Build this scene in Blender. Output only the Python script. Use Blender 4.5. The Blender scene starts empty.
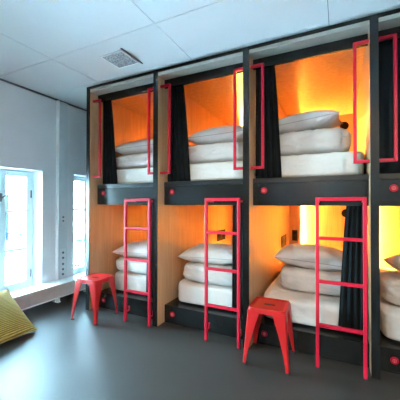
import bpy, bmesh, math, random
from mathutils import Vector, Matrix, noise
random.seed(7)
C = bpy.context.scene.collection
S = 1.125                      # survey units -> metres, applied once at the end
PITCH, TH = 0.8772, 0.050      # bay pitch and thickness of the upright panels
R = math.radians

# ------------------------------------------------------------------ materials
def new_mat(name):
    m = bpy.data.materials.new(name); m.use_nodes = True
    nt = m.node_tree
    return m, nt, nt.nodes['Principled BSDF']

def plain(name, col, rough=0.5, metal=0.0, spec=0.5, var=0.0, scale=8.0, bump=0.0, bscale=60.0, coat=0.0):
    m, nt, b = new_mat(name)
    b.inputs['Roughness'].default_value = rough
    b.inputs['Metallic'].default_value = metal
    b.inputs['Specular IOR Level'].default_value = spec
    b.inputs['Coat Weight'].default_value = coat
    tc = nt.nodes.new('ShaderNodeTexCoord')
    n = nt.nodes.new('ShaderNodeTexNoise'); n.inputs['Scale'].default_value = scale; n.inputs['Detail'].default_value = 4
    nt.links.new(tc.outputs['Object'], n.inputs['Vector'])
    r = nt.nodes.new('ShaderNodeValToRGB')
    lo = [max(0, c * (1 - var)) for c in col]; hi = [min(1, c * (1 + var)) for c in col]
    r.color_ramp.elements[0].position = 0.3; r.color_ramp.elements[1].position = 0.7
    r.color_ramp.elements[0].color = (*lo, 1); r.color_ramp.elements[1].color = (*hi, 1)
    nt.links.new(n.outputs['Fac'], r.inputs['Fac']); nt.links.new(r.outputs['Color'], b.inputs['Base Color'])
    if bump:
        n2 = nt.nodes.new('ShaderNodeTexNoise'); n2.inputs['Scale'].default_value = bscale; n2.inputs['Detail'].default_value = 5
        nt.links.new(tc.outputs['Object'], n2.inputs['Vector'])
        bp = nt.nodes.new('ShaderNodeBump'); bp.inputs['Strength'].default_value = bump; bp.inputs['Distance'].default_value = 0.01
        nt.links.new(n2.outputs['Fac'], bp.inputs['Height']); nt.links.new(bp.outputs['Normal'], b.inputs['Normal'])
    return m

def wood(name, c1, c2, rough=0.35, scale=(14, 14, 0.9)):
    m, nt, b = new_mat(name)
    b.inputs['Roughness'].default_value = rough
    tc = nt.nodes.new('ShaderNodeTexCoord'); mp = nt.nodes.new('ShaderNodeMapping'); mp.inputs['Scale'].default_value = scale
    nt.links.new(tc.outputs['Object'], mp.inputs['Vector'])
    n = nt.nodes.new('ShaderNodeTexNoise'); n.inputs['Scale'].default_value = 1.6; n.inputs['Detail'].default_value = 7; n.inputs['Roughness'].default_value = 0.6
    n.inputs['Distortion'].default_value = 0.4
    nt.links.new(mp.outputs['Vector'], n.inputs['Vector'])
    r = nt.nodes.new('ShaderNodeValToRGB')
    r.color_ramp.elements[0].position = 0.32; r.color_ramp.elements[1].position = 0.68
    r.color_ramp.elements[0].color = (*c1, 1); r.color_ramp.elements[1].color = (*c2, 1)
    nt.links.new(n.outputs['Fac'], r.inputs['Fac']); nt.links.new(r.outputs['Color'], b.inputs['Base Color'])
    return m

def emit(name, col, strength):
    m = bpy.data.materials.new(name); m.use_nodes = True; nt = m.node_tree
    b = nt.nodes['Principled BSDF']
    b.inputs['Base Color'].default_value = (*col, 1)
    b.inputs['Emission Color'].default_value = (*col, 1); b.inputs['Emission Strength'].default_value = strength
    return m

def glass_mat(name):
    m = bpy.data.materials.new(name); m.use_nodes = True; nt = m.node_tree
    nt.nodes.remove(nt.nodes['Principled BSDF']); out = nt.nodes['Material Output']
    t = nt.nodes.new('ShaderNodeBsdfTransparent'); t.inputs['Color'].default_value = (0.93, 0.97, 0.97, 1)
    g = nt.nodes.new('ShaderNodeBsdfGlossy'); g.inputs['Roughness'].default_value = 0.02
    fr = nt.nodes.new('ShaderNodeFresnel'); fr.inputs['IOR'].default_value = 1.45
    mx = nt.nodes.new('ShaderNodeMixShader')
    nt.links.new(fr.outputs['Fac'], mx.inputs['Fac']); nt.links.new(t.outputs['BSDF'], mx.inputs[1]); nt.links.new(g.outputs['BSDF'], mx.inputs[2])
    nt.links.new(mx.outputs['Shader'], out.inputs['Surface'])
    return m

def floor_mat():
    m = plain('grey_vinyl', (0.023, 0.021, 0.018), rough=0.48, spec=0.70, var=0.10, scale=2.2, bump=0.03, bscale=35)
    return m

def linen(name, col, bump=0.35):
    m, nt, b = new_mat(name)
    b.inputs['Base Color'].default_value = (*col, 1); b.inputs['Roughness'].default_value = 0.85
    b.inputs['Sheen Weight'].default_value = 0.15
    tc = nt.nodes.new('ShaderNodeTexCoord')
    n = nt.nodes.new('ShaderNodeTexNoise'); n.inputs['Scale'].default_value = 9; n.inputs['Detail'].default_value = 6; n.inputs['Distortion'].default_value = 0.9
    nt.links.new(tc.outputs['Object'], n.inputs['Vector'])
    bp = nt.nodes.new('ShaderNodeBump'); bp.inputs['Strength'].default_value = bump; bp.inputs['Distance'].default_value = 0.03
    nt.links.new(n.outputs['Fac'], bp.inputs['Height']); nt.links.new(bp.outputs['Normal'], b.inputs['Normal'])
    return m

def knit():
    m, nt, b = new_mat('ribbed_knit'); b.inputs['Roughness'].default_value = 0.9
    uv = nt.nodes.new('ShaderNodeUVMap'); uv.uv_map = 'UVMap'
    w = nt.nodes.new('ShaderNodeTexWave'); w.wave_type = 'BANDS'; w.bands_direction = 'Y'
    w.inputs['Scale'].default_value = 11; w.inputs['Distortion'].default_value = 0.8; w.inputs['Detail'].default_value = 2; w.inputs['Detail Scale'].default_value = 3
    nt.links.new(uv.outputs['UV'], w.inputs['Vector'])
    r = nt.nodes.new('ShaderNodeValToRGB')
    r.color_ramp.elements[0].position = 0.15; r.color_ramp.elements[1].position = 0.6
    r.color_ramp.elements[0].color = (0.24, 0.15, 0.02, 1); r.color_ramp.elements[1].color = (0.58, 0.42, 0.10, 1)
    nt.links.new(w.outputs['Fac'], r.inputs['Fac']); nt.links.new(r.outputs['Color'], b.inputs['Base Color'])
    bp = nt.nodes.new('ShaderNodeBump'); bp.inputs['Strength'].default_value = 0.7; bp.inputs['Distance'].default_value = 0.012
    nt.links.new(w.outputs['Fac'], bp.inputs['Height']); nt.links.new(bp.outputs['Normal'], b.inputs['Normal'])
    return m

def grille_mat():
    m, nt, b = new_mat('vent_mesh'); b.inputs['Roughness'].default_value = 0.6
    tc = nt.nodes.new('ShaderNodeTexCoord')
    v = nt.nodes.new('ShaderNodeTexVoronoi'); v.inputs['Scale'].default_value = 55
    nt.links.new(tc.outputs['Object'], v.inputs['Vector'])
    r = nt.nodes.new('ShaderNodeValToRGB')
    r.color_ramp.elements[0].position = 0.25; r.color_ramp.elements[1].position = 0.6
    r.color_ramp.elements[0].color = (0.16, 0.17, 0.18, 1); r.color_ramp.elements[1].color = (0.42, 0.44, 0.46, 1)
    nt.links.new(v.outputs['Distance'], r.inputs['Fac']); nt.links.new(r.outputs['Color'], b.inputs['Base Color'])
    return m

M = {
    'black': plain('black_laminate', (0.008, 0.0095, 0.0095), rough=0.22, spec=0.42, var=0.12, scale=6),
    'lip': plain('black_laminate_edge', (0.012, 0.014, 0.014), rough=0.28, var=0.1),
    'wood': wood('birch_veneer', (0.36, 0.205, 0.110), (0.48, 0.29, 0.155), rough=0.30),
    'soffit': plain('pale_board', (0.36, 0.32, 0.27), rough=0.6, var=0.05),
    'red': plain('red_lacquer', (0.41, 0.006, 0.024), rough=0.42, var=0.06, scale=5, spec=0.25),
    'redstool': plain('red_sheet_metal', (0.36, 0.008, 0.008), rough=0.36, var=0.08, scale=6, spec=0.3),
    'pinkmark': plain('pale_pink_mark', (0.80, 0.22, 0.27), rough=0.5),
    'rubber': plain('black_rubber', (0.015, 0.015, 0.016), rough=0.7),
    'blackpl': plain('black_plastic', (0.003, 0.003, 0.003), rough=0.6, spec=0.1),
    'brownpl': plain('brown_plastic', (0.014, 0.009, 0.007), rough=0.6, spec=0.15),
    'curtain': plain('dark_curtain_cloth', (0.006, 0.010, 0.012), rough=0.9, var=0.15, bump=0.2, bscale=150, spec=0.2),
    'sheet': linen('white_sheet', (0.60, 0.57, 0.53), 0.4),
    'duvet': linen('white_duvet_cover', (0.57, 0.54, 0.51), 0.65),
    'pillow': linen('white_pillowcase', (0.58, 0.55, 0.52), 0.65),
    'piping': plain('grey_seam', (0.33, 0.30, 0.28), rough=0.9),
    'wall': plain('painted_wall', (0.70, 0.72, 0.74), rough=0.75, var=0.03, scale=3, bump=0.03, bscale=90),
    'ceil': plain('ceiling_panel', (0.68, 0.685, 0.68), rough=0.75, var=0.02, scale=2),
    'gap': plain('shadow_gap', (0.10, 0.10, 0.10), rough=0.9),
    'white': plain('white_paint', (0.86, 0.88, 0.88), rough=0.4, var=0.02),
    'frame': plain('pale_window_paint', (0.74, 0.88, 0.92), rough=0.4, var=0.03),
    'radi': plain('warm_grey_radiator', (0.50, 0.45, 0.42), rough=0.5, var=0.08, scale=14),
    'trunk': plain('grey_trunking', (0.60, 0.65, 0.67), rough=0.5, var=0.03),
    'metal': plain('dark_metal', (0.16, 0.17, 0.18), rough=0.4, metal=0.8),
    'glass': glass_mat('window_glass'),
    'floor': floor_mat(),
    'knit': knit(),
    'hem': plain('pale_hem', (0.42, 0.36, 0.14), rough=0.9),
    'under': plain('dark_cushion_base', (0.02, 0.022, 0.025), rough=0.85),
    'grille': grille_mat(),
    'led': emit('warm_strip_light', (1.0, 0.45, 0.07), 1950.0),
    'facade': plain('white_render', (0.85, 0.86, 0.86), rough=0.9, var=0.03, scale=1),
    'farglass': plain('far_window_glass', (0.006, 0.009, 0.011), rough=0.9, spec=0.0),
    'rail_blue': plain('blue_grey_rail', (0.003, 0.006, 0.010), rough=1.0, spec=0.0),
    'ground': plain('street_paving', (0.5, 0.5, 0.5), rough=0.9, var=0.1, scale=0.5),
    'globe': emit('opal_fill_globe', (1.0, 0.82, 0.62), 14.0),  # glow of the added globes that lift the ceiling
    'lamp': emit('ceiling_lamp_glass', (1.0, 0.86, 0.70), 2.0),
}

# ------------------------------------------------------------------ helpers
def obj(name, bm, mat, parent=None, smooth=False, mats=None):
    me = bpy.data.meshes.new(name)
    bmesh.ops.recalc_face_normals(bm, faces=bm.faces[:])
    bm.to_mesh(me); bm.free()
    for mm in (mats or [mat]): me.materials.append(M[mm])
    if smooth:
        for p in me.polygons: p.use_smooth = True
    o = bpy.data.objects.new(name, me); C.objects.link(o)
    if parent: o.parent = parent
    return o

def tag(o, label, cat, group=None, kind=None):
    if label: o['label'] = label
    if cat: o['category'] = cat
    if group: o['group'] = group
    if kind: o['kind'] = kind
    return o

def thing(name, label, cat, loc=(0, 0, 0), rz=0, group=None):
    o = bpy.data.objects.new(name, None); C.objects.link(o)
    o.empty_display_size = 0.05
    o.location = loc; o.rotation_euler = (0, 0, rz)
    return tag(o, label, cat, group)

def struct(name, bm, mat, parent=None, **k):
    o = obj(name, bm, mat, parent, **k)
    if not parent: o['kind'] = 'structure'
    return o

def dup(root, loc, label=None, rz=None):
    r = root.copy(); C.objects.link(r); r.location = loc
    if rz is not None: r.rotation_euler = (0, 0, rz)
    if label: r['label'] = label
    for ch in list(root.children):
        c = ch.copy(); C.objects.link(c); c.parent = r
        for g in list(ch.children):
            d = g.copy(); C.objects.link(d); d.parent = c
    return r

def box(x0, y0, z0, x1, y1, z1, bev=0.0, bm=None, seg=2, mi=0):
    t = bmesh.new()
    bmesh.ops.create_cube(t, size=1)
    bmesh.ops.scale(t, vec=(x1 - x0, y1 - y0, z1 - z0), verts=t.verts[:])
    bmesh.ops.translate(t, vec=((x0 + x1) / 2, (y0 + y1) / 2, (z0 + z1) / 2), verts=t.verts[:])
    if bev: bmesh.ops.bevel(t, geom=t.edges[:], offset=bev, segments=seg, profile=0.5, affect='EDGES')
    for f in t.faces: f.material_index = mi
    if bm is None: return t
    return merge(bm, t)

def merge(bm, t):
    me = bpy.data.meshes.new('tmp'); t.to_mesh(me); t.free(); bm.from_mesh(me); bpy.data.meshes.remove(me)
    return bm

def bar(a, b, w, bm=None, d=None, seg=0, bev=0.0):
    """rectangular (seg=0) or round bar from a to b"""
    a = Vector(a); b = Vector(b); v = b - a; L = v.length
    t = bmesh.new()
    if seg:
        bmesh.ops.create_cone(t, cap_ends=True, segments=seg, radius1=w / 2, radius2=(d or w) / 2, depth=L)
    else:
        bmesh.ops.create_cube(t, size=1); bmesh.ops.scale(t, vec=(w, d or w, L), verts=t.verts[:])
        if bev: bmesh.ops.bevel(t, geom=t.edges[:], offset=bev, segments=2, profile=0.5, affect='EDGES')
    z = v.normalized(); ref = Vector((0, 1, 0)) if abs(z.y) < 0.9 else Vector((0, 0, 1))
    x = ref.cross(z).normalized(); y = z.cross(x)
    mt = Matrix((x, y, z)).transposed().to_4x4(); mt.translation = (a + b) / 2
    bmesh.ops.transform(t, matrix=mt, verts=t.verts[:])
    if bm is None: return t
    return merge(bm, t)

def disc(c, r, t, axis='y', seg=28, bev=0.0):
    bm = bmesh.new()
    bmesh.ops.create_cone(bm, cap_ends=True, segments=seg, radius1=r, radius2=r, depth=t)
    if bev:
        bmesh.ops.bevel(bm, geom=[e for e in bm.edges if len(e.link_faces) == 2 and any(len(f.verts) > 4 for f in e.link_faces)], offset=bev, segments=2, affect='EDGES')
    rot = {'y': Matrix.Rotation(R(90), 3, 'X'), 'x': Matrix.Rotation(R(90), 3, 'Y'), 'z': Matrix.Identity(3)}[axis]
    bmesh.ops.rotate(bm, cent=(0, 0, 0), matrix=rot, verts=bm.verts[:])
    bmesh.ops.translate(bm, vec=c, verts=bm.verts[:])
    return bm

# ------------------------------------------------------------------ the room
XW, ZC = -0.645, 2.412
XR, YF, YB = 4.75, -4.2, 2.9
struct('floor', box(XW - 0.30, YF - 0.15, -0.12, XR + 0.15, YB + 0.15, 0), 'floor')

# ceiling: panels with narrow joints under a slab
bm = bmesh.new()
box(XW - 0.30, YF - 0.15, ZC + 0.02, XR + 0.15, YB + 0.15, ZC + 0.14, bm=bm, mi=1)
xs = [0.187 + 1.098 * k for k in range(-1, 6)]
xs = [XW] + [x for x in xs if XW + 0.05 < x < XR] + [XR]
ys = [YF] + [-0.55 - 1.22 * k for k in range(2, -1, -1)] + [-0.022, YB]
g = 0.0022
for i in range(len(xs) - 1):
    for j in range(len(ys) - 1):
        box(xs[i] + g, ys[j] + g, ZC, xs[i + 1] - g, ys[j + 1] - g, ZC + 0.022, bm=bm)
struct('ceiling', bm, 'ceil', mats=['ceil', 'gap'])

# left wall with window openings (y ranges), head and sill
WZ0, WZ1 = 0.13, 1.52
WINS = [(-3.14, -2.40), (-1.97, -1.23), (-0.80, -0.060), (0.368, 1.108)]
WZ = [(WZ0, WZ1), (WZ0, WZ1), (WZ0, WZ1), (WZ0, WZ1)]
bm = bmesh.new()
xo = XW - 0.30
yy = YF - 0.15
for (a, b), (WZ0, WZ1) in zip(WINS, WZ):
    box(xo, yy, 0, XW, a, ZC, bm=bm)
    box(xo, a, 0, XW, b, WZ0, bm=bm)
    box(xo, a, WZ1, XW, b, ZC, bm=bm)
    yy = b
box(xo, yy, 0, XW, YB + 0.15, ZC, bm=bm)
struct('wall_left', bm, 'wall')
struct('wall_back', box(XW, YB, 0, XR, YB + 0.15, ZC), 'wall')
struct('wall_right', box(XR, YF - 0.15, 0, XR + 0.15, YB + 0.15, ZC), 'wall')
struct('wall_front', box(XW, YF - 0.15, 0, XR, YF, ZC), 'wall')
struct('trim_1', box(XW, YF, ZC - 0.016, XW + 0.016, YB, ZC - 0.001), 'metal')

# white reveals and double casements in each opening
XG = -0.82
for i, (a, b) in enumerate(WINS):
    WZ0, WZ1 = WZ[i]
    n = [3, 4, 1, 2][i]
    bm = bmesh.new()
    e = 0.004
    box(xo + 0.002, a, WZ0, XW + 0.004, a + e, WZ1, bm=bm); box(xo + 0.002, b - e, WZ0, XW + 0.004, b, WZ1, bm=bm)
    box(xo + 0.002, a + e, WZ1 - e, XW + 0.004, b - e, WZ1, bm=bm); box(xo + 0.002, a + e, WZ0, XW + 0.012, b - e, WZ0 + 0.012, bm=bm)
    win = struct('window_%d' % n, bm, 'white')
    a2, b2, z0, z1 = a + e, b - e, WZ0 + 0.013, WZ1 - e
    fr = bmesh.new(); w = 0.022
    box(XG - 0.04, a2, z0, XG + 0.012, a2 + w, z1, bm=fr); box(XG - 0.04, b2 - w, z0, XG + 0.012, b2, z1, bm=fr)
    box(XG - 0.04, a2 + w, z1 - w, XG + 0.012, b2 - w, z1, bm=fr); box(XG - 0.04, a2 + w, z0, XG + 0.012, b2 - w, z0 + w, bm=fr)
    obj('window_frame', fr, 'frame', win)
    mid = (a + b) / 2
    for s, (c, d) in enumerate(((a2 + w + .002, mid - 0.002), (mid + 0.002, b2 - w - .002))):
        c0, c1 = z0 + w + .002, z1 - w - .002
        q = 0.058
        sm = bmesh.new()
        box(XG - 0.022, c, c0, XG + 0.018, c + q, c1, 0.004, bm=sm); box(XG - 0.022, d - q, c0, XG + 0.018, d, c1, 0.004, bm=sm)
        box(XG - 0.022, c + q, c1 - 0.045, XG + 0.018, d - q, c1, bm=sm); box(XG - 0.022, c + q, c0, XG + 0.018, d - q, c0 + 0.085, bm=sm)
        sash = obj('casement', sm, 'frame', win)
        mu = bmesh.new()
        for zz in (1.055, 0.62): box(XG - 0.012, c + q, zz - 0.015, XG + 0.008, d - q, zz + 0.015, bm=mu)
        obj('glazing_bar', mu, 'frame', sash)
        obj('pane', box(XG - 0.004, c + q, c0 + 0.085, XG, d - q, c1 - 0.045), 'glass', sash)
        hy = (d - 0.010) if s else (c + 0.010)
        for zz in (0.33, 1.25):
            obj('hinge', bar((XG + 0.026, hy, zz - 0.045), (XG + 0.026, hy, zz + 0.045), 0.016, seg=10), 'metal', sash)
    hb = bmesh.new()
    box(XG + 0.018, mid - 0.014, 1.16, XG + 0.030, mid + 0.014, 1.25, 0.003, bm=hb)
    bar((XG + 0.03, mid, 1.20), (XG + 0.06, mid, 1.20), 0.014, bm=hb, seg=10)
    bar((XG + 0.055, mid - 0.005, 1.20), (XG + 0.055, mid + 0.075, 1.255), 0.014, bm=hb, seg=10)
    obj('window_handle', hb, 'metal', win)

# ------------------------------------------------------------------ wall trunking with sockets
t = thing('socket_trunking', 'pale vertical socket column on the left wall between the two windows', 'cable trunking', (XW, 0.185, 0))
obj('trunking_body', box(0.0005, -0.065, 0.215, 0.030, 0.065, ZC - 0.018), 'trunk', t)
obj('corner_strip', box(0.0005, -0.075, 0.215, 0.050, -0.0655, ZC - 0.018, 0.002), 'white', t)
obj('socket_plate', box(0.030, -0.040, 0.31, 0.034, 0.045, 0.585, 0.001), 'wall', t)
for z in (0.972, 0.926, 0.535, 0.470, 0.395, 0.33, 0.27):
    d = disc((0.0355, 0.005, z), 0.014 if z < 0.9 else 0.012, 0.007, 'x', 18)
    obj('socket', d, 'metal', t)

# ------------------------------------------------------------------ radiator
t = thing('radiator', 'low long grey radiator with white top along the window wall', 'radiator', (-0.44, 0, 0))
obj('radiator_body', box(-0.115, -0.53, 0.068, 0, 0.70, 0.205, 0.006), 'radi', t)
obj('top_ledge', box(-0.19, -0.545, 0.206, 0.004, 0.70, 0.214, 0.002), 'white', t)
obj('bottom_rail', box(-0.115, -0.53, 0.056, 0.004, 0.70, 0.0675, 0.002), 'white', t)
for y in (-0.46, 0.02, 0.45):
    fm = bmesh.new(); box(-0.07, y - 0.012, 0.010, -0.05, y + 0.012, 0.0555, bm=fm); box(-0.10, y - 0.018, 0, -0.01, y + 0.018, 0.010, bm=fm)
    box(-0.03, y - 0.010, 0.010, -0.012, y + 0.010, 0.0555, bm=fm)
    obj('foot', fm, 'white', t)

# ------------------------------------------------------------------ ceiling vent
t = thing('ceiling_vent', 'square grey mesh vent in the white ceiling above the leftmost bunks', 'vent', (0.72, -0.278, ZC))
fm = bmesh.new()
for (a, b, c, d) in ((-0.118, -0.115, 0.118, -0.106), (-0.118, 0.106, 0.118, 0.115), (-0.118, -0.106, -0.109, 0.106), (0.109, -0.106, 0.118, 0.106)):
    box(a, b, -0.008, c, d, -0.0005, bm=fm)
obj('vent_frame', fm, 'white', t)
fm = bmesh.new(); box(-0.109, -0.106, -0.005, 0.109, 0.106, -0.001, bm=fm)
obj('vent_mesh', fm, 'grille', t)
obj('air_slot', box(0.128, -0.138, -0.006, 0.140, 0.142, -0.0005), 'metal', t)

# ------------------------------------------------------------------ bunk wall frame
H = 2.40
DEPTH = 2.10
NB = 4
frame = thing('bunk_wall_unit', 'tall built-in black and birch frame holding two rows of sleeping bunks', 'bunk bed frame', (0, 0, 0))
X0 = [k * PITCH - 0.002 for k in range(NB + 1)]
for k in range(NB + 1):
    x = X0[k]
    th = 0.044 if k == 0 else TH
    x = x + (0.0 if k else 0.002)
    pm = obj('divider_panel', box(x + 0.0005, 0.006, 0, x + th - 0.0005, DEPTH + 0.03, H - 0.026), 'wood', frame)
    obj('edge_strip', box(x, -0.001, 0, x + th, 0.006, H - 0.026), 'black', pm)
    if k == 0:
        obj('end_facing', box(x - 0.004, 0.0, 0, x, DEPTH + 0.03, H - 0.026), 'black', pm)
obj('top_panel', box(-0.004, -0.001, H - 0.0255, X0[NB] + TH, DEPTH + 0.03, H), 'black', frame)

def bay(k):       # clear x range of bay k
    return X0[k] + (0.046 if k == 0 else TH), X0[k + 1]

BAYN = ['the leftmost bay beside the window', 'the second bay from the window', 'the third bay from the window behind the ladder', 'the rightmost bay cut by the picture edge']
berths = {}
def make_berth(k, upper):
    a, b = bay(k); w = b - a
    lab = {(0, 1): 'leftmost upper bunk under the ceiling beside the window wall', (1, 1): 'upper bunk second from the window, between two red rail pairs',
           (2, 1): 'upper bunk third from the window with a black lamp showing beside its pillow', (3, 1): 'upper bunk at the right picture edge with its dark curtain closed',
           (0, 0): 'leftmost lower bunk, base behind the far red stool', (1, 0): 'lower bunk second from the window with bare birch side, between the two stools',
           (2, 0): 'lower bunk whose black base stands behind the near red stool', (3, 0): 'lower bunk at the right picture edge, partly cut off'}[(k, upper)]
    t = thing('bunk_berth', lab, 'bunk bed', (a, 0, 1.130 if upper else 0.0), 0, 'bunks built into the frame')
    e = 0.0008
    if upper:
        obj('fascia', box(e, 0.112, 0, w - e, 0.130, 0.181, 0.002), 'black', t)
        obj('fascia_lip', box(e, 0.109, 0.1815, w - e, 0.150, 0.222, 0.003), 'lip', t)
        obj('bed_base', box(e, 0.1505, 0.003, w - e, DEPTH - 0.02, 0.217), 'soffit', t)
        obj('header', box(e, 0.112, 1.133, w - e, 0.132, 1.212, 0.001), 'black', t)
        sm = box(e, 0.004, 1.2145, w - e, 0.1495, 1.243)
        obj('soffit_board', sm, 'soffit', t)
        obj('ceiling_board', box(e, 0.1505, 1.2125, w - e, DEPTH - 0.02, 1.222), 'wood', t)
        zt, zb = 1.212, 0.218
        obj('curtain_rail', bar((e, 0.160, 1.180), (w - e, 0.160, 1.180), 0.010, seg=10), 'metal', t)
        dz, dx = 0.121, 0.094
    else:
        obj('bed_base', box(e, 0.122, 0, w - e, DEPTH - 0.02, 0.165, 0.003), 'black', t)
        zt, zb = 1.129, 0.166
        dz, dx = 0.090, 0.094
    obj('back_panel', box(e, DEPTH - 0.019, 0, w - e, DEPTH, zt + (0.01 if upper else 0)), 'wood', t)
    cp = obj('corner_post', box(e, DEPTH - 0.10, zb, 0.145, DEPTH - 0.0195, zt), 'wood', t)
    obj('post_lip', box(0.1455, DEPTH - 0.10, zb, 0.157, DEPTH - 0.090, zt), 'wood', cp)
    obj('led_strip', box(0.1455, DEPTH - 0.070, zb + 0.05, 0.150, DEPTH - 0.055, zt - 0.02), 'led', cp)
    yf = 0.112 if upper else 0.122
    dk = obj('number_disc', disc((dx, yf - 0.005, dz), 0.025, 0.008, 'y', 28, 0.0015), 'red', t)
    nm = bmesh.new()
    for ang in range(12):
        p0 = R(30 * ang); p1 = R(30 * ang + 31)
        bar((dx + 0.011 * math.cos(p0), yf - 0.0098, dz + 0.011 * math.sin(p0)), (dx + 0.011 * math.cos(p1), yf - 0.0098, dz + 0.011 * math.sin(p1)), 0.0025, bm=nm)
    bar((dx, yf - 0.0098, dz - 0.006), (dx, yf - 0.0098, dz + 0.006), 0.004, bm=nm)
    obj('disc_mark', nm, 'pinkmark', dk)
    if upper:
        for side in (0, 1):
            xr = 0.098 if side == 0 else w - 0.086
            xe = 0.0 if side == 0 else w
            zt_, zb_ = 2.254 - 1.130, 1.434 - 1.130
            yy, q = 0.050, 0.021
            rm = bmesh.new()
            bar((xr, yy, zb_ - q / 2), (xr, yy, zt_ + q / 2), q, bm=rm, bev=0.003)
            for z in (zb_, zt_):
                bar((xr + (q / 2 if xe > xr else -q / 2), yy, z), (xe + (-0.0005 if side else 0.0005), yy, z), q, bm=rm)
            obj('grab_rail', rm, 'red', t)
    berths[(k, upper)] = t
    return t
for k in range(NB):
    for u in (1, 0): make_berth(k, u)

# ------------------------------------------------------------------ ladders
def make_ladder(label, x0, x1):
    t = thing('ladder', label, 'ladder', (x0, -0.03, 0), 0, 'red metal bunk ladders')
    q, h, W = 0.022, 1.190, x1 - x0
    for x in (0, W):
        s = obj('side_rail', box(x - q / 2, -0.013, 0.004, x + q / 2, 0.013, h, 0.003), 'red', t)
        obj('foot_cap', box(x - q / 2, -0.013, 0, x + q / 2, 0.013, 0.0038), 'rubber', s)
        bm = bmesh.new()
        bar((x, 0.0135, 0.085), (x, 0.062, 0.085), 0.014, bm=bm, seg=12); bar((x, 0.057, 0.080), (x, 0.057, 0.125), 0.014, bm=bm, seg=12)
        obj('hook', bm, 'red', s)
        bm = bmesh.new(); box(x - 0.008, 0.0135, h - 0.035, x + 0.008, 0.1415, h - 0.015, bm=bm)
        obj('top_bracket', bm, 'red', s)
    obj('top_bar', box(q / 2, -0.013, h - 0.026, W - q / 2, 0.013, h, 0.002), 'red', t)
    for z in (0.905, 0.602, 0.298):
        obj('rung', box(q / 2, -0.013, z - 0.011, W - q / 2, 0.013, z + 0.011, 0.003), 'red', t)
    return t
make_ladder('red ladder at the leftmost bay beside the far stool', 0.573, 0.860)
make_ladder('middle red ladder, at the second bay from the window', 1.443, 1.727)
make_ladder('nearest tall red ladder, at the third bay right of the near stool', 2.305, 2.594)

# ------------------------------------------------------------------ curtains
def curtain(label, xa, xb_top, xb_bot, zt, zb, seed, flip=False):
    """folds of cloth hung from xa to xb (xb drifts from top to bottom)"""
    rnd = random.Random(seed); nu, nv, th = 60, 14, 0.004
    t = bmesh.new(); L = [[], []]
    ph = rnd.random() * 6
    for side in (0, 1):
        for j in range(nv + 1):
            v = j / nv; row = []
            xb = xb_top + (xb_bot - xb_top) * (v ** 0.8)
            for i in range(nu + 1):
                u = i / nu
                fold = math.sin(u * 2 * math.pi * 4.5 + ph + 0.35 * math.sin(3 * v + seed)) * 0.013 * (0.55 + 0.45 * v)
                fold += math.sin(u * 2 * math.pi * 10 + 2 * v + seed) * 0.003
                x = xa + (xb - xa) * u; y = 0.175 + fold + (th if side else 0)
                row.append(t.verts.new((x, y, zt + (zb - zt) * v)))
            L[side].append(row)
    for side in (0, 1):
        for j in range(nv):
            for i in range(nu):
                a = L[side]; t.faces.new((a[j][i], a[j][i + 1], a[j + 1][i + 1], a[j + 1][i]))
    A, B = L
    for i in range(nu):
        t.faces.new((A[0][i], A[0][i + 1], B[0][i + 1], B[0][i])); t.faces.new((A[nv][i], A[nv][i + 1], B[nv][i + 1], B[nv][i]))
    for j in range(nv):
        t.faces.new((A[j][0], A[j + 1][0], B[j + 1][0], B[j][0])); t.faces.new((A[j][nu], A[j + 1][nu], B[j + 1][nu], B[j][nu]))
    o = obj('curtain', t, 'curtain', smooth=True)
    return tag(o, label, 'curtain', 'dark bunk curtains')
UZ = (2.304, 1.356)
for k, lab in enumerate(('dark curtain gathered at the left of the leftmost upper bunk', 'dark curtain gathered at the left of the second upper bunk from the window',
                         'dark curtain gathered at the left of the third upper bunk from the window')):
    a, b = bay(k); off = (0.135, 0.232) if k == 0 else ((0.172, 0.252) if k == 1 else (0.165, 0.226))
    curtain(lab, a + 0.006, a + off[0], a + off[1], UZ[0], UZ[1], k + 1)
a, b = bay(3)
curtain('dark curtain drawn across the upper bunk at the right picture edge', a + 0.006, b - 0.02, b - 0.02, UZ[0], UZ[1], 9)
for k, (xt, xb), lab in ((0, (0.686, 0.655), 'dark curtain behind the ladder of the leftmost lower bunk'), (1, (1.606, 1.600), 'dark curtain behind the middle ladder in the second lower bunk'),
                         (2, (2.492, 2.432), 'dark curtain behind the nearest ladder in the third lower bunk')):
    a, b = bay(k)
    curtain(lab, b - 0.006, xt, xb, 1.1322, 0.190, 20 + k)

# ------------------------------------------------------------------ bedding
from mathutils.bvhtree import BVHTree
def settle(o, below):
    """let soft cloth rest on what lies below it: vertices that would sink in lie on its surface"""
    bpy.context.view_layer.update()
    mb = below.matrix_world; me = below.data
    tree = BVHTree.FromPolygons([mb @ v.co for v in me.vertices], [p.vertices[:] for p in me.polygons])
    mo = o.matrix_world; inv = mo.inverted()
    for v in o.data.vertices:
        p = mo @ v.co
        hit = tree.ray_cast(Vector((p.x, p.y, p.z + 1.0)), Vector((0, 0, -1)))
        if hit[0] is not None and p.z < hit[0].z + 0.0015 and p.z > hit[0].z - 0.12:
            p.z = hit[0].z + 0.0015; v.co = inv @ p

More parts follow.
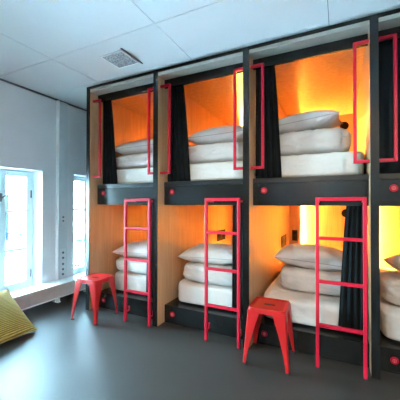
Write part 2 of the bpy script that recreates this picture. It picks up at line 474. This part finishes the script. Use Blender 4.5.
def sbox(sx, sy, sz, n=24, e=0.28, seed=0, amp=0.006, freq=5, sag=0.0, bottom=0.4):
    """soft rounded block with its base at z = 0"""
    t = bmesh.new(); bmesh.ops.create_cube(t, size=2)
    bmesh.ops.subdivide_edges(t, edges=t.edges[:], cuts=n, use_grid_fill=True)
    off = Vector((seed * 3.1, seed * 1.7, seed))
    for v in t.verts:
        x, y, z = v.co
        p = 1 / e
        # superellipsoid projection
        l = (abs(x) ** p + abs(y) ** p + abs(z) ** p) ** (1 / p)
        q = Vector((x, y, z)) / l
        # keep corner fairly square in plan, puffy in section
        d = noise.noise(Vector((q.x * freq * sx, q.y * freq * sy, q.z * freq * sz)) * 2.2 + off) * amp
        d += noise.noise(Vector((q.x * freq * sx, q.y * freq * sy, q.z * freq * sz)) * 6 + off * 2) * amp * 0.4
        w = Vector((q.x * sx / 2, q.y * sy / 2, q.z * sz / 2))
        if q.z > -bottom: w += q.normalized() * d
        w.z += sag * q.x * (1 if q.z > 0 else 0) * sz
        v.co = w
    lo = min(v.co.z for v in t.verts)
    for v in t.verts: v.co.z -= lo
    return t

def pillow(sx, sy, h, seed=0, n=36, amp=0.008):
    t = bmesh.new(); off = Vector((seed * 2.3, seed, seed * 0.7))
    grid = [[], []]
    for side in (1, -1):
        for j in range(n + 1):
            row = []
            v = -1 + 2 * j / n
            for i in range(n + 1):
                u = -1 + 2 * i / n
                pin = 1 - 0.10 * (1 - abs(v) ** 2) * abs(u) ** 3 - 0.0
                pin2 = 1 - 0.10 * (1 - abs(u) ** 2) * abs(v) ** 3
                x = u * sx / 2 * (1 - 0.07 * (1 - v * v) * (abs(u) ** 4)); y = v * sy / 2 * (1 - 0.07 * (1 - u * u) * (abs(v) ** 4))
                k = max(0, (1 - abs(u) ** 2.6)) ** 0.55 * max(0, (1 - abs(v) ** 2.6)) ** 0.55
                wr = noise.noise(Vector((x * 9, y * 9, side)) + off) * amp * (0.2 + k)
                edge = max(abs(u), abs(v))
                z = side * (h / 2 * k * (1.1 if side > 0 else 0.9)) + wr * (1 if edge < 1 else 0)
                if edge == 1 and side == -1: row.append(grid[0][j][i]); continue
                row.append(t.verts.new((x, y, z)))
            grid[0 if side == 1 else 1].append(row)
    for s in (0, 1):
        for j in range(n):
            for i in range(n):
                a = grid[s]; f = (a[j][i], a[j][i + 1], a[j + 1][i + 1], a[j + 1][i])
                t.faces.new(f if s == 0 else f[::-1])
    edge = []
    g0 = grid[0]
    edge = [g0[0][i].co.copy() for i in range(n)] + [g0[j][n].co.copy() for j in range(n)] + [g0[n][i].co.copy() for i in range(n, 0, -1)] + [g0[j][0].co.copy() for j in range(n, 0, -1)]
    return t, edge

def cord(loop, r, seg=6):
    t = bmesh.new(); N = len(loop); rings = []
    for i, p in enumerate(loop):
        d = (loop[(i + 1) % N] - loop[i - 1]).normalized()
        up = Vector((0, 0, 1)); x = d.cross(up).normalized(); y = x.cross(d)
        rings.append([t.verts.new(p + (x * math.cos(2 * math.pi * s / seg) + y * math.sin(2 * math.pi * s / seg)) * r) for s in range(seg)])
    for i in range(N):
        for s in range(seg):
            A, B = rings[i], rings[(i + 1) % N]
            t.faces.new((A[s], A[(s + 1) % seg], B[(s + 1) % seg], B[s]))
    return t

# per bay: names for labels, then offsets (duvet x, duvet front y, duvet height, pillow x, pillow tilt)
NAME = {(0, 1): 'in the leftmost upper bunk', (1, 1): 'in the second upper bunk from the window', (2, 1): 'in the third upper bunk beside the black lamp',
        (0, 0): 'in the leftmost lower bunk behind the far stool', (1, 0): 'in the second lower bunk behind the middle ladder',
        (2, 0): 'in the third lower bunk above the near stool', (3, 0): 'in the lower bunk at the right picture edge'}
#         mattress(off x, width, y0, h)   duvet(x0, w, y0, d, h)          pillow(xc, w, yc, d, h, tilt, rot)
BED = {
    (0, 1): ((0.040, 0.76, 0.215, 0.178), (0.070, 0.70, 0.235, 0.46, 0.165), (0.400, 0.640, 0.450, 0.42, 0.175, 0.03, 0.06)),
    (1, 1): ((0.040, 0.76, 0.215, 0.185), (0.115, 0.66, 0.225, 0.48, 0.185), (0.475, 0.620, 0.450, 0.43, 0.185, 0.03, 0.03)),
    (2, 1): ((0.035, 0.785, 0.225, 0.200), (0.080, 0.645, 0.235, 0.50, 0.205), (0.345, 0.640, 0.460, 0.43, 0.175, 0.08, -0.06)),
    (0, 0): ((0.095, 0.69, 0.225, 0.205), (0.080, 0.68, 0.250, 0.46, 0.165), (0.390, 0.620, 0.465, 0.42, 0.175, 0.03, 0.05)),
    (1, 0): ((0.052, 0.755, 0.215, 0.205), (0.095, 0.66, 0.240, 0.46, 0.185), (0.400, 0.660, 0.455, 0.43, 0.185, 0.02, 0.05)),
    (2, 0): ((0.035, 0.775, 0.205, 0.205), (0.150, 0.62, 0.385, 0.46, 0.205), (0.420, 0.620, 0.590, 0.43, 0.195, -0.05, -0.05)),
    (3, 0): ((0.035, 0.775, 0.215, 0.205), (0.060, 0.66, 0.330, 0.46, 0.215), (0.445, 0.640, 0.540, 0.43, 0.190, 0.02, 0.18)),
}
for (k, u), (mt, dv, pl) in BED.items():
    a, b = bay(k); zb = 1.353 if u else 0.1655
    sd = k * 2 + u + 1
    ox, w, y0, h = mt
    o = obj('mattress', sbox(w, 1.72, h, 26, 0.085, sd, 0.006, 5), 'sheet', smooth=True)
    o.location = (a + ox + w / 2, y0 + 0.86, zb)
    bed = o
    tag(o, 'white sheeted mattress %s' % NAME[(k, u)], 'mattress', 'mattresses in the bunks')
    # hem of the sheet
    hm = bmesh.new(); pr = None
    x, w2, y1, d, h2 = dv
    z = zb + h - 0.003
    o = obj('folded_duvet', sbox(w2, d, h2, 26, 0.22, sd + 20, 0.012, 6), 'duvet', smooth=True)
    o.location = (a + x + w2 / 2, y1 + d / 2, z)
    settle(o, bed); quilt = o
    tag(o, 'folded white duvet %s' % NAME[(k, u)], 'duvet', 'folded duvets on the mattresses')
    xc, w3, yc, d3, h3, tilt, rz = pl
    t, edge = pillow(w3, d3, h3, sd + 40)
    o = obj('pillow', t, 'pillow', smooth=True)
    o.location = (a + xc, yc, z + h2 + h3 * 0.45 - 0.004)
    o.rotation_euler = (R(2), -tilt, rz)
    settle(o, quilt)
    tag(o, 'white pillow topping the bedding %s' % NAME[(k, u)], 'pillow', 'pillows on the duvets')
    obj('piping', cord(edge, 0.0028), 'piping', o, smooth=True)

# ------------------------------------------------------------------ lamps and sockets inside the bunks
def reading_lamp(label, x, z):
    t = thing('reading_lamp', label, 'lamp', (x, DEPTH - 0.020, z), 0, 'round black reading lamps')
    obj('wall_rose', disc((0, -0.008, 0), 0.026, 0.014, 'y', 24, 0.002), 'blackpl', t)
    obj('arm', bar((0, -0.0155, 0), (0, -0.045, 0), 0.016, seg=12), 'blackpl', t)
    obj('lamp_head', disc((0, -0.062, 0), 0.052, 0.032, 'y', 32, 0.006), 'blackpl', t)
a2, b2_ = bay(2)
reading_lamp('round black wall lamp beside the pillow in the third upper bunk', 2.508, 2.178)
reading_lamp('round black wall lamp behind the nearest ladder and lower curtain', 2.520, 1.016)

def socket_plate(label, loc, rz, w, h):
    t = thing('power_socket', label, 'power socket', loc, rz, 'sockets inside the lower bunks')
    obj('plate', box(-w / 2, -0.010, -h / 2, w / 2, -0.0005, h / 2, 0.002), 'brownpl', t)
    for s in (-1, 1):
        if w > 0.12: obj('outlet', disc((s * w / 4, -0.0125, 0), min(w / 5.5, h * 0.3), 0.004, 'y', 20), 'blackpl', t)
        else: obj('outlet', disc((0, -0.0125, s * h / 4), w * 0.28, 0.004, 'y', 20), 'blackpl', t)
socket_plate('dark double socket on the birch side wall of the lower bunk above the near stool', (a2 + 0.0005, 1.53, 0.668), R(90), 0.32, 0.140)
socket_plate('dark upright socket on the corner post of the lower bunk above the near stool', (1.878, DEPTH - 0.1005, 0.692), 0, 0.072, 0.150)
a1, _ = bay(1)
socket_plate('dark double socket on the side wall behind the middle ladder', (a1 + 0.0005, 1.57, 0.690), R(90), 0.29, 0.145)

# ------------------------------------------------------------------ red metal stools
def rrect(h, r, n=6):
    pts = []
    for q, (cx, cy) in enumerate(((h - r, h - r), (-h + r, h - r), (-h + r, -h + r), (h - r, -h + r))):
        for i in range(n + 1):
            an = R(90 * q + 90 * i / n); pts.append((cx + r * math.cos(an), cy + r * math.sin(an)))
    return pts

def make_stool(label, loc, rz, half, seat):
    t = thing('metal_stool', label, 'stool', loc, rz, 'red metal stools')
    Ht = 0.402
    bm = bmesh.new()
    # seat: slot -> dished top -> rolled edge -> skirt, closed underneath
    N = 28
    def ring(pts, z): return [bm.verts.new((x, y, z)) for x, y in pts]
    out = rrect(seat, 0.030)
    def slot(s=1.0):
        pts = []
        for (x, y) in out:
            an = math.atan2(y, x)
            pts.append((0.048 * s * math.copysign(abs(math.cos(an)) ** 0.7, math.cos(an)), 0.017 * s * math.copysign(abs(math.sin(an)) ** 0.7, math.sin(an))))
        return pts
    sc = lambda f: [(x * f, y * f) for x, y in out]
    rings = [ring(slot(), Ht - 0.018), ring(slot(), Ht - 0.008), ring(slot(1.25), Ht - 0.0075), ring(sc(0.80), Ht - 0.0065), ring(sc(0.93), Ht - 0.001), ring(sc(0.975), Ht), ring(sc(0.995), Ht - 0.004),
             ring(sc(1.02), Ht - 0.032), ring(sc(1.035), Ht - 0.034), ring(sc(1.01), Ht - 0.034), ring(sc(0.975), Ht - 0.012), ring(sc(0.8), Ht - 0.016)]
    rings.append(rings[0])
    for A, B in zip(rings, rings[1:]):
        for i in range(len(A)):
            j = (i + 1) % len(A); bm.faces.new((A[i], A[j], B[j], B[i]))
    obj('seat', bm, 'redstool', t, smooth=False)
    obj('slot_shade_plate', box(-0.046, -0.0155, Ht - 0.012, 0.046, 0.0155, Ht - 0.0086, 0.001), 'rubber', t)  # black plate filling the hand slot, stands in for the shade inside it
    for sx in (-1, 1):
        for sy in (-1, 1):
            lm = bmesh.new()
            top = Vector((sx * (seat + 0.002), sy * (seat + 0.002), Ht - 0.020)); bot = Vector((sx * half, sy * half, 0.012))
            n = 8; rows = []
            for i in range(n + 1):
                f = i / n; c = top.lerp(bot, f)
                arm = 0.092 * (1 - f) ** 1.5 + 0.022 * (1 - (1 - f) ** 1.5)
                r = 0.008; th = 0.0045
                prof = [(-arm, 0), (-r, 0), (-r * 0.3, -r * 0.3), (0, -r), (0, -arm)]
                inn = [(-th, -arm), (-th, -r - th * 0.4), (-r * 0.6 - th * 0.4, -r * 0.6 - th * 0.4), (-r - th * 0.4, -th), (-arm, -th)]
                rows.append([lm.verts.new((c.x + sx * px, c.y + sy * py, c.z)) for px, py in prof + inn])
            m_ = len(rows[0])
            for A, B in zip(rows, rows[1:]):
                for i in range(m_):
                    j = (i + 1) % m_; lm.faces.new((A[i], A[j], B[j], B[i]))
            lm.faces.new(rows[0]); lm.faces.new(rows[-1])
            lg = obj('leg', lm, 'redstool', t)
            obj('rubber_foot', box(sx * half - (0.024 if sx > 0 else 0), sy * half - (0.024 if sy > 0 else 0), 0, sx * half + (0.024 if sx < 0 else 0), sy * half + (0.024 if sy < 0 else 0), 0.0118, 0.002), 'rubber', lg)
    return t
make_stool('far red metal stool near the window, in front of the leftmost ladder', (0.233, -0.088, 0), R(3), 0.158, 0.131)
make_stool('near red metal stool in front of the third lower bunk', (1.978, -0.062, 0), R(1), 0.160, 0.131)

# ------------------------------------------------------------------ floor cushion leaning on the radiator
t, edge = pillow(0.62, 0.52, 0.17, 77, 40, 0.004)
uvl = t.loops.layers.uv.new('UVMap')
for f in t.faces:
    f.material_index = 0
    for l in f.loops: l[uvl].uv = (l.vert.co.x / 0.62, l.vert.co.y / 0.52)
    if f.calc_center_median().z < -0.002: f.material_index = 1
cu = obj('floor_cushion', t, 'knit', smooth=True, mats=['knit', 'under'])
tag(cu, 'yellow ribbed knit cushion lying on the floor against the radiator', 'cushion')
obj('hem', cord(edge, 0.004), 'hem', cu, smooth=True)
# local x runs towards the viewer's left (-y), local y runs up the lean
ex = Vector((0.05, -1, 0)).normalized(); ey = Vector((-0.80, 0, 0.60)).normalized()
ey = (ey - ex * ey.dot(ex)).normalized(); ez = ex.cross(ey)
if ez.z < 0: ex = -ex; ez = ex.cross(ey)
corner = Vector((0.015, -0.55, 0.012))
sgn = 1 if ex.y < 0 else -1
ctr = corner + (ex * 0.31) * sgn + ey * 0.26
mt = Matrix((ex, ey, ez)).transposed().to_4x4(); mt.translation = ctr
cu.matrix_world = mt
for q in [cu] + list(cu.children):          # the lower edge is squashed flat on the floor
    for v in q.data.vertices:
        p = mt @ v.co
        if p.z < 0.002: p.z = 0.002; v.co = mt.inverted() @ p

# ------------------------------------------------------------------ outside: white wing across the courtyard
t = thing('apartment_building', 'white apartment wing with railed balconies seen through the windows', 'building', (-7.5, 3.4, -4.0))
obj('facade', box(-7.5, 0, 0, 6.4, 4.0, 11.0), 'facade', t)
for zf in (0.7, 3.6, 6.5):
    for xf in (-5.6, -3.2, -0.8, 1.6, 4.0):
        fw = obj('far_window', box(xf, -0.03, zf + 0.2, xf + 1.0, -0.001, zf + 1.9), 'white', t)
        obj('far_pane', box(xf + 0.08, -0.045, zf + 0.28, xf + 0.92, -0.031, zf + 1.82), 'farglass', fw)
def balcony(x0, x1, z0, z1, mat):
    sl = obj('balcony_slab', box(x0, -0.75, z0 - 0.12, x1, -0.001, z0), 'facade', t)
    bm = bmesh.new()
    box(x0, -0.75, z1 - 0.04, x1, -0.70, z1, bm=bm); box(x0, -0.74, z0 + 0.05, x1, -0.71, z0 + 0.08, bm=bm)
    n = int((x1 - x0) / 0.11)
    for i in range(n + 1):
        x = x0 + (x1 - x0 - 0.02) * i / n
        box(x, -0.735, z0, x + 0.02, -0.715, z1 - 0.04, bm=bm)
    obj('railing', bm, mat, sl)
balcony(1.0, 5.8, 3.55, 4.28, 'rail_blue')
balcony(-6.0, -0.2, 3.55, 4.22, 'rail_blue')
balcony(-4.5, 1.0, 2.45, 3.28, 'rail_blue')
g_ = obj('street_ground', box(-30, -30, -4.2, XW - 0.35, 3.3, -4.0), 'ground'); g_['kind'] = 'structure'

# ------------------------------------------------------------------ room lamps behind the viewer: ceiling spots, added fill globes
def spot(x, y, energy, col, size, label, tx, ty, tz):
    t = thing('ceiling_spotlight', label, 'ceiling light', (x, y, ZC))
    obj('lamp_ring', disc((0, 0, -0.012), 0.075, 0.022, 'z', 28, 0.003), 'white', t)
    obj('lamp_glass', disc((0, 0, -0.026), 0.055, 0.005, 'z', 28), 'lamp', t)
    L = bpy.data.lights.new('spot_lamp', 'SPOT'); L.shadow_soft_size = size; L.energy = energy; L.color = col; L.spot_size = R(62); L.spot_blend = 0.7
    o = bpy.data.objects.new('spot_lamp', L); C.objects.link(o)
    o.location = (x, y, ZC - 0.06)
    o.rotation_euler = (Vector((tx, ty, tz)) - o.location).to_track_quat('-Z', 'Y').to_euler()
spot(3.55, -2.55, 250, (1.0, 0.80, 0.58), 0.05, 'round ceiling spotlight behind the viewer on the right', 2.2, 0.2, 0.30)
spot(2.00, -2.75, 150, (1.0, 0.80, 0.58), 0.05, 'round ceiling spotlight behind the viewer on the left', 1.0, 0.2, 0.30)

def pendant(x, y, z, label, strength_mat='globe'):  # unseen hanging globe, added to brighten the ceiling and walls
    t = thing('fill_pendant', label, 'ceiling light', (x, y, z))
    g = bmesh.new(); bmesh.ops.create_uvsphere(g, u_segments=32, v_segments=18, radius=0.17)
    obj('fill_globe', g, strength_mat, t, smooth=True)
    obj('cord', bar((0, 0, 0.17), (0, 0, ZC - z - 0.03), 0.008, seg=8), 'blackpl', t)
    obj('ceiling_rose', disc((0, 0, ZC - z - 0.016), 0.05, 0.030, 'z', 24, 0.003), 'white', t)
pendant(2.05, -3.25, 1.80, 'added unseen fill globe hanging behind the viewer on the left')
pendant(3.95, -2.70, 1.80, 'added unseen fill globe hanging behind the viewer on the right')


# ------------------------------------------------------------------ daylight
w = bpy.data.worlds.new('World'); bpy.context.scene.world = w; w.use_nodes = True
nt = w.node_tree; bg = nt.nodes['Background']
tc = nt.nodes.new('ShaderNodeTexCoord'); sp = nt.nodes.new('ShaderNodeSeparateXYZ'); rp = nt.nodes.new('ShaderNodeValToRGB')
nt.links.new(tc.outputs['Generated'], sp.inputs['Vector']); nt.links.new(sp.outputs['Z'], rp.inputs['Fac'])
rp.color_ramp.elements[0].color = (0.57, 0.85, 1.0, 1); rp.color_ramp.elements[0].position = 0.0
rp.color_ramp.elements[1].color = (0.42, 0.73, 1.0, 1); rp.color_ramp.elements[1].position = 0.8
nt.links.new(rp.outputs['Color'], bg.inputs['Color']); bg.inputs['Strength'].default_value = 205.0
L = bpy.data.lights.new('sun', 'SUN'); L.energy = 9.0; L.angle = R(1); L.color = (1.0, 0.97, 0.92)
o = bpy.data.objects.new('sun', L); C.objects.link(o); o.rotation_euler = Vector((-0.45, 0.75, -0.55)).to_track_quat('-Z', 'Y').to_euler()
for (a, b), (WZ0, WZ1) in zip(WINS, WZ):          # sampling portals in the openings
    L = bpy.data.lights.new('portal', 'AREA'); L.shape = 'RECTANGLE'; L.size = b - a; L.size_y = WZ1 - WZ0
    L.cycles.is_portal = True
    o = bpy.data.objects.new('portal', L); C.objects.link(o)
    o.location = (xo - 0.02, (a + b) / 2, (WZ0 + WZ1) / 2)
    o.rotation_euler = Vector((1, 0, 0)).to_track_quat('-Z', 'Y').to_euler()

# ------------------------------------------------------------------ camera
f, yaw, pit, rol, cx, cy, ch = 280.7778, 0.4605, 0.0107, 0.0014, 2.4442, -2.1682, 1.1486
F = Vector((-math.sin(yaw) * math.cos(pit), math.cos(yaw) * math.cos(pit), math.sin(pit)))
Rv = Vector((math.cos(yaw), math.sin(yaw), 0)); U = Rv.cross(F)
R2 = Rv * math.cos(rol) + U * math.sin(rol); U2 = -Rv * math.sin(rol) + U * math.cos(rol)
cam = bpy.data.cameras.new('camera'); cam.sensor_width = 36; cam.lens = f * 36 / 400; cam.clip_start = 0.02
co = bpy.data.objects.new('camera', cam); C.objects.link(co)
mw = Matrix((R2, U2, -F)).transposed().to_4x4(); mw.translation = (cx, cy, ch)
co.matrix_world = mw
sc = bpy.context.scene; sc.camera = co

# ------------------------------------------------------------------ survey units to metres
done = set()
for o in bpy.data.objects:
    o.location = o.location * S
    if o.type == 'MESH' and o.data.name not in done:
        done.add(o.data.name); o.data.transform(Matrix.Scale(S, 4))
    if o.type == 'LIGHT' and o.data.type == 'AREA':
        o.data.size *= S; o.data.size_y *= S

sc.view_settings.view_transform = 'Standard'; sc.view_settings.look = 'None'
sc.view_settings.gamma = 1; sc.view_settings.use_curve_mapping = False
sc.view_settings.exposure = 0.0
sc.cycles.diffuse_bounces = 8; sc.cycles.max_bounces = 12; sc.cycles.sample_clamp_indirect = 60
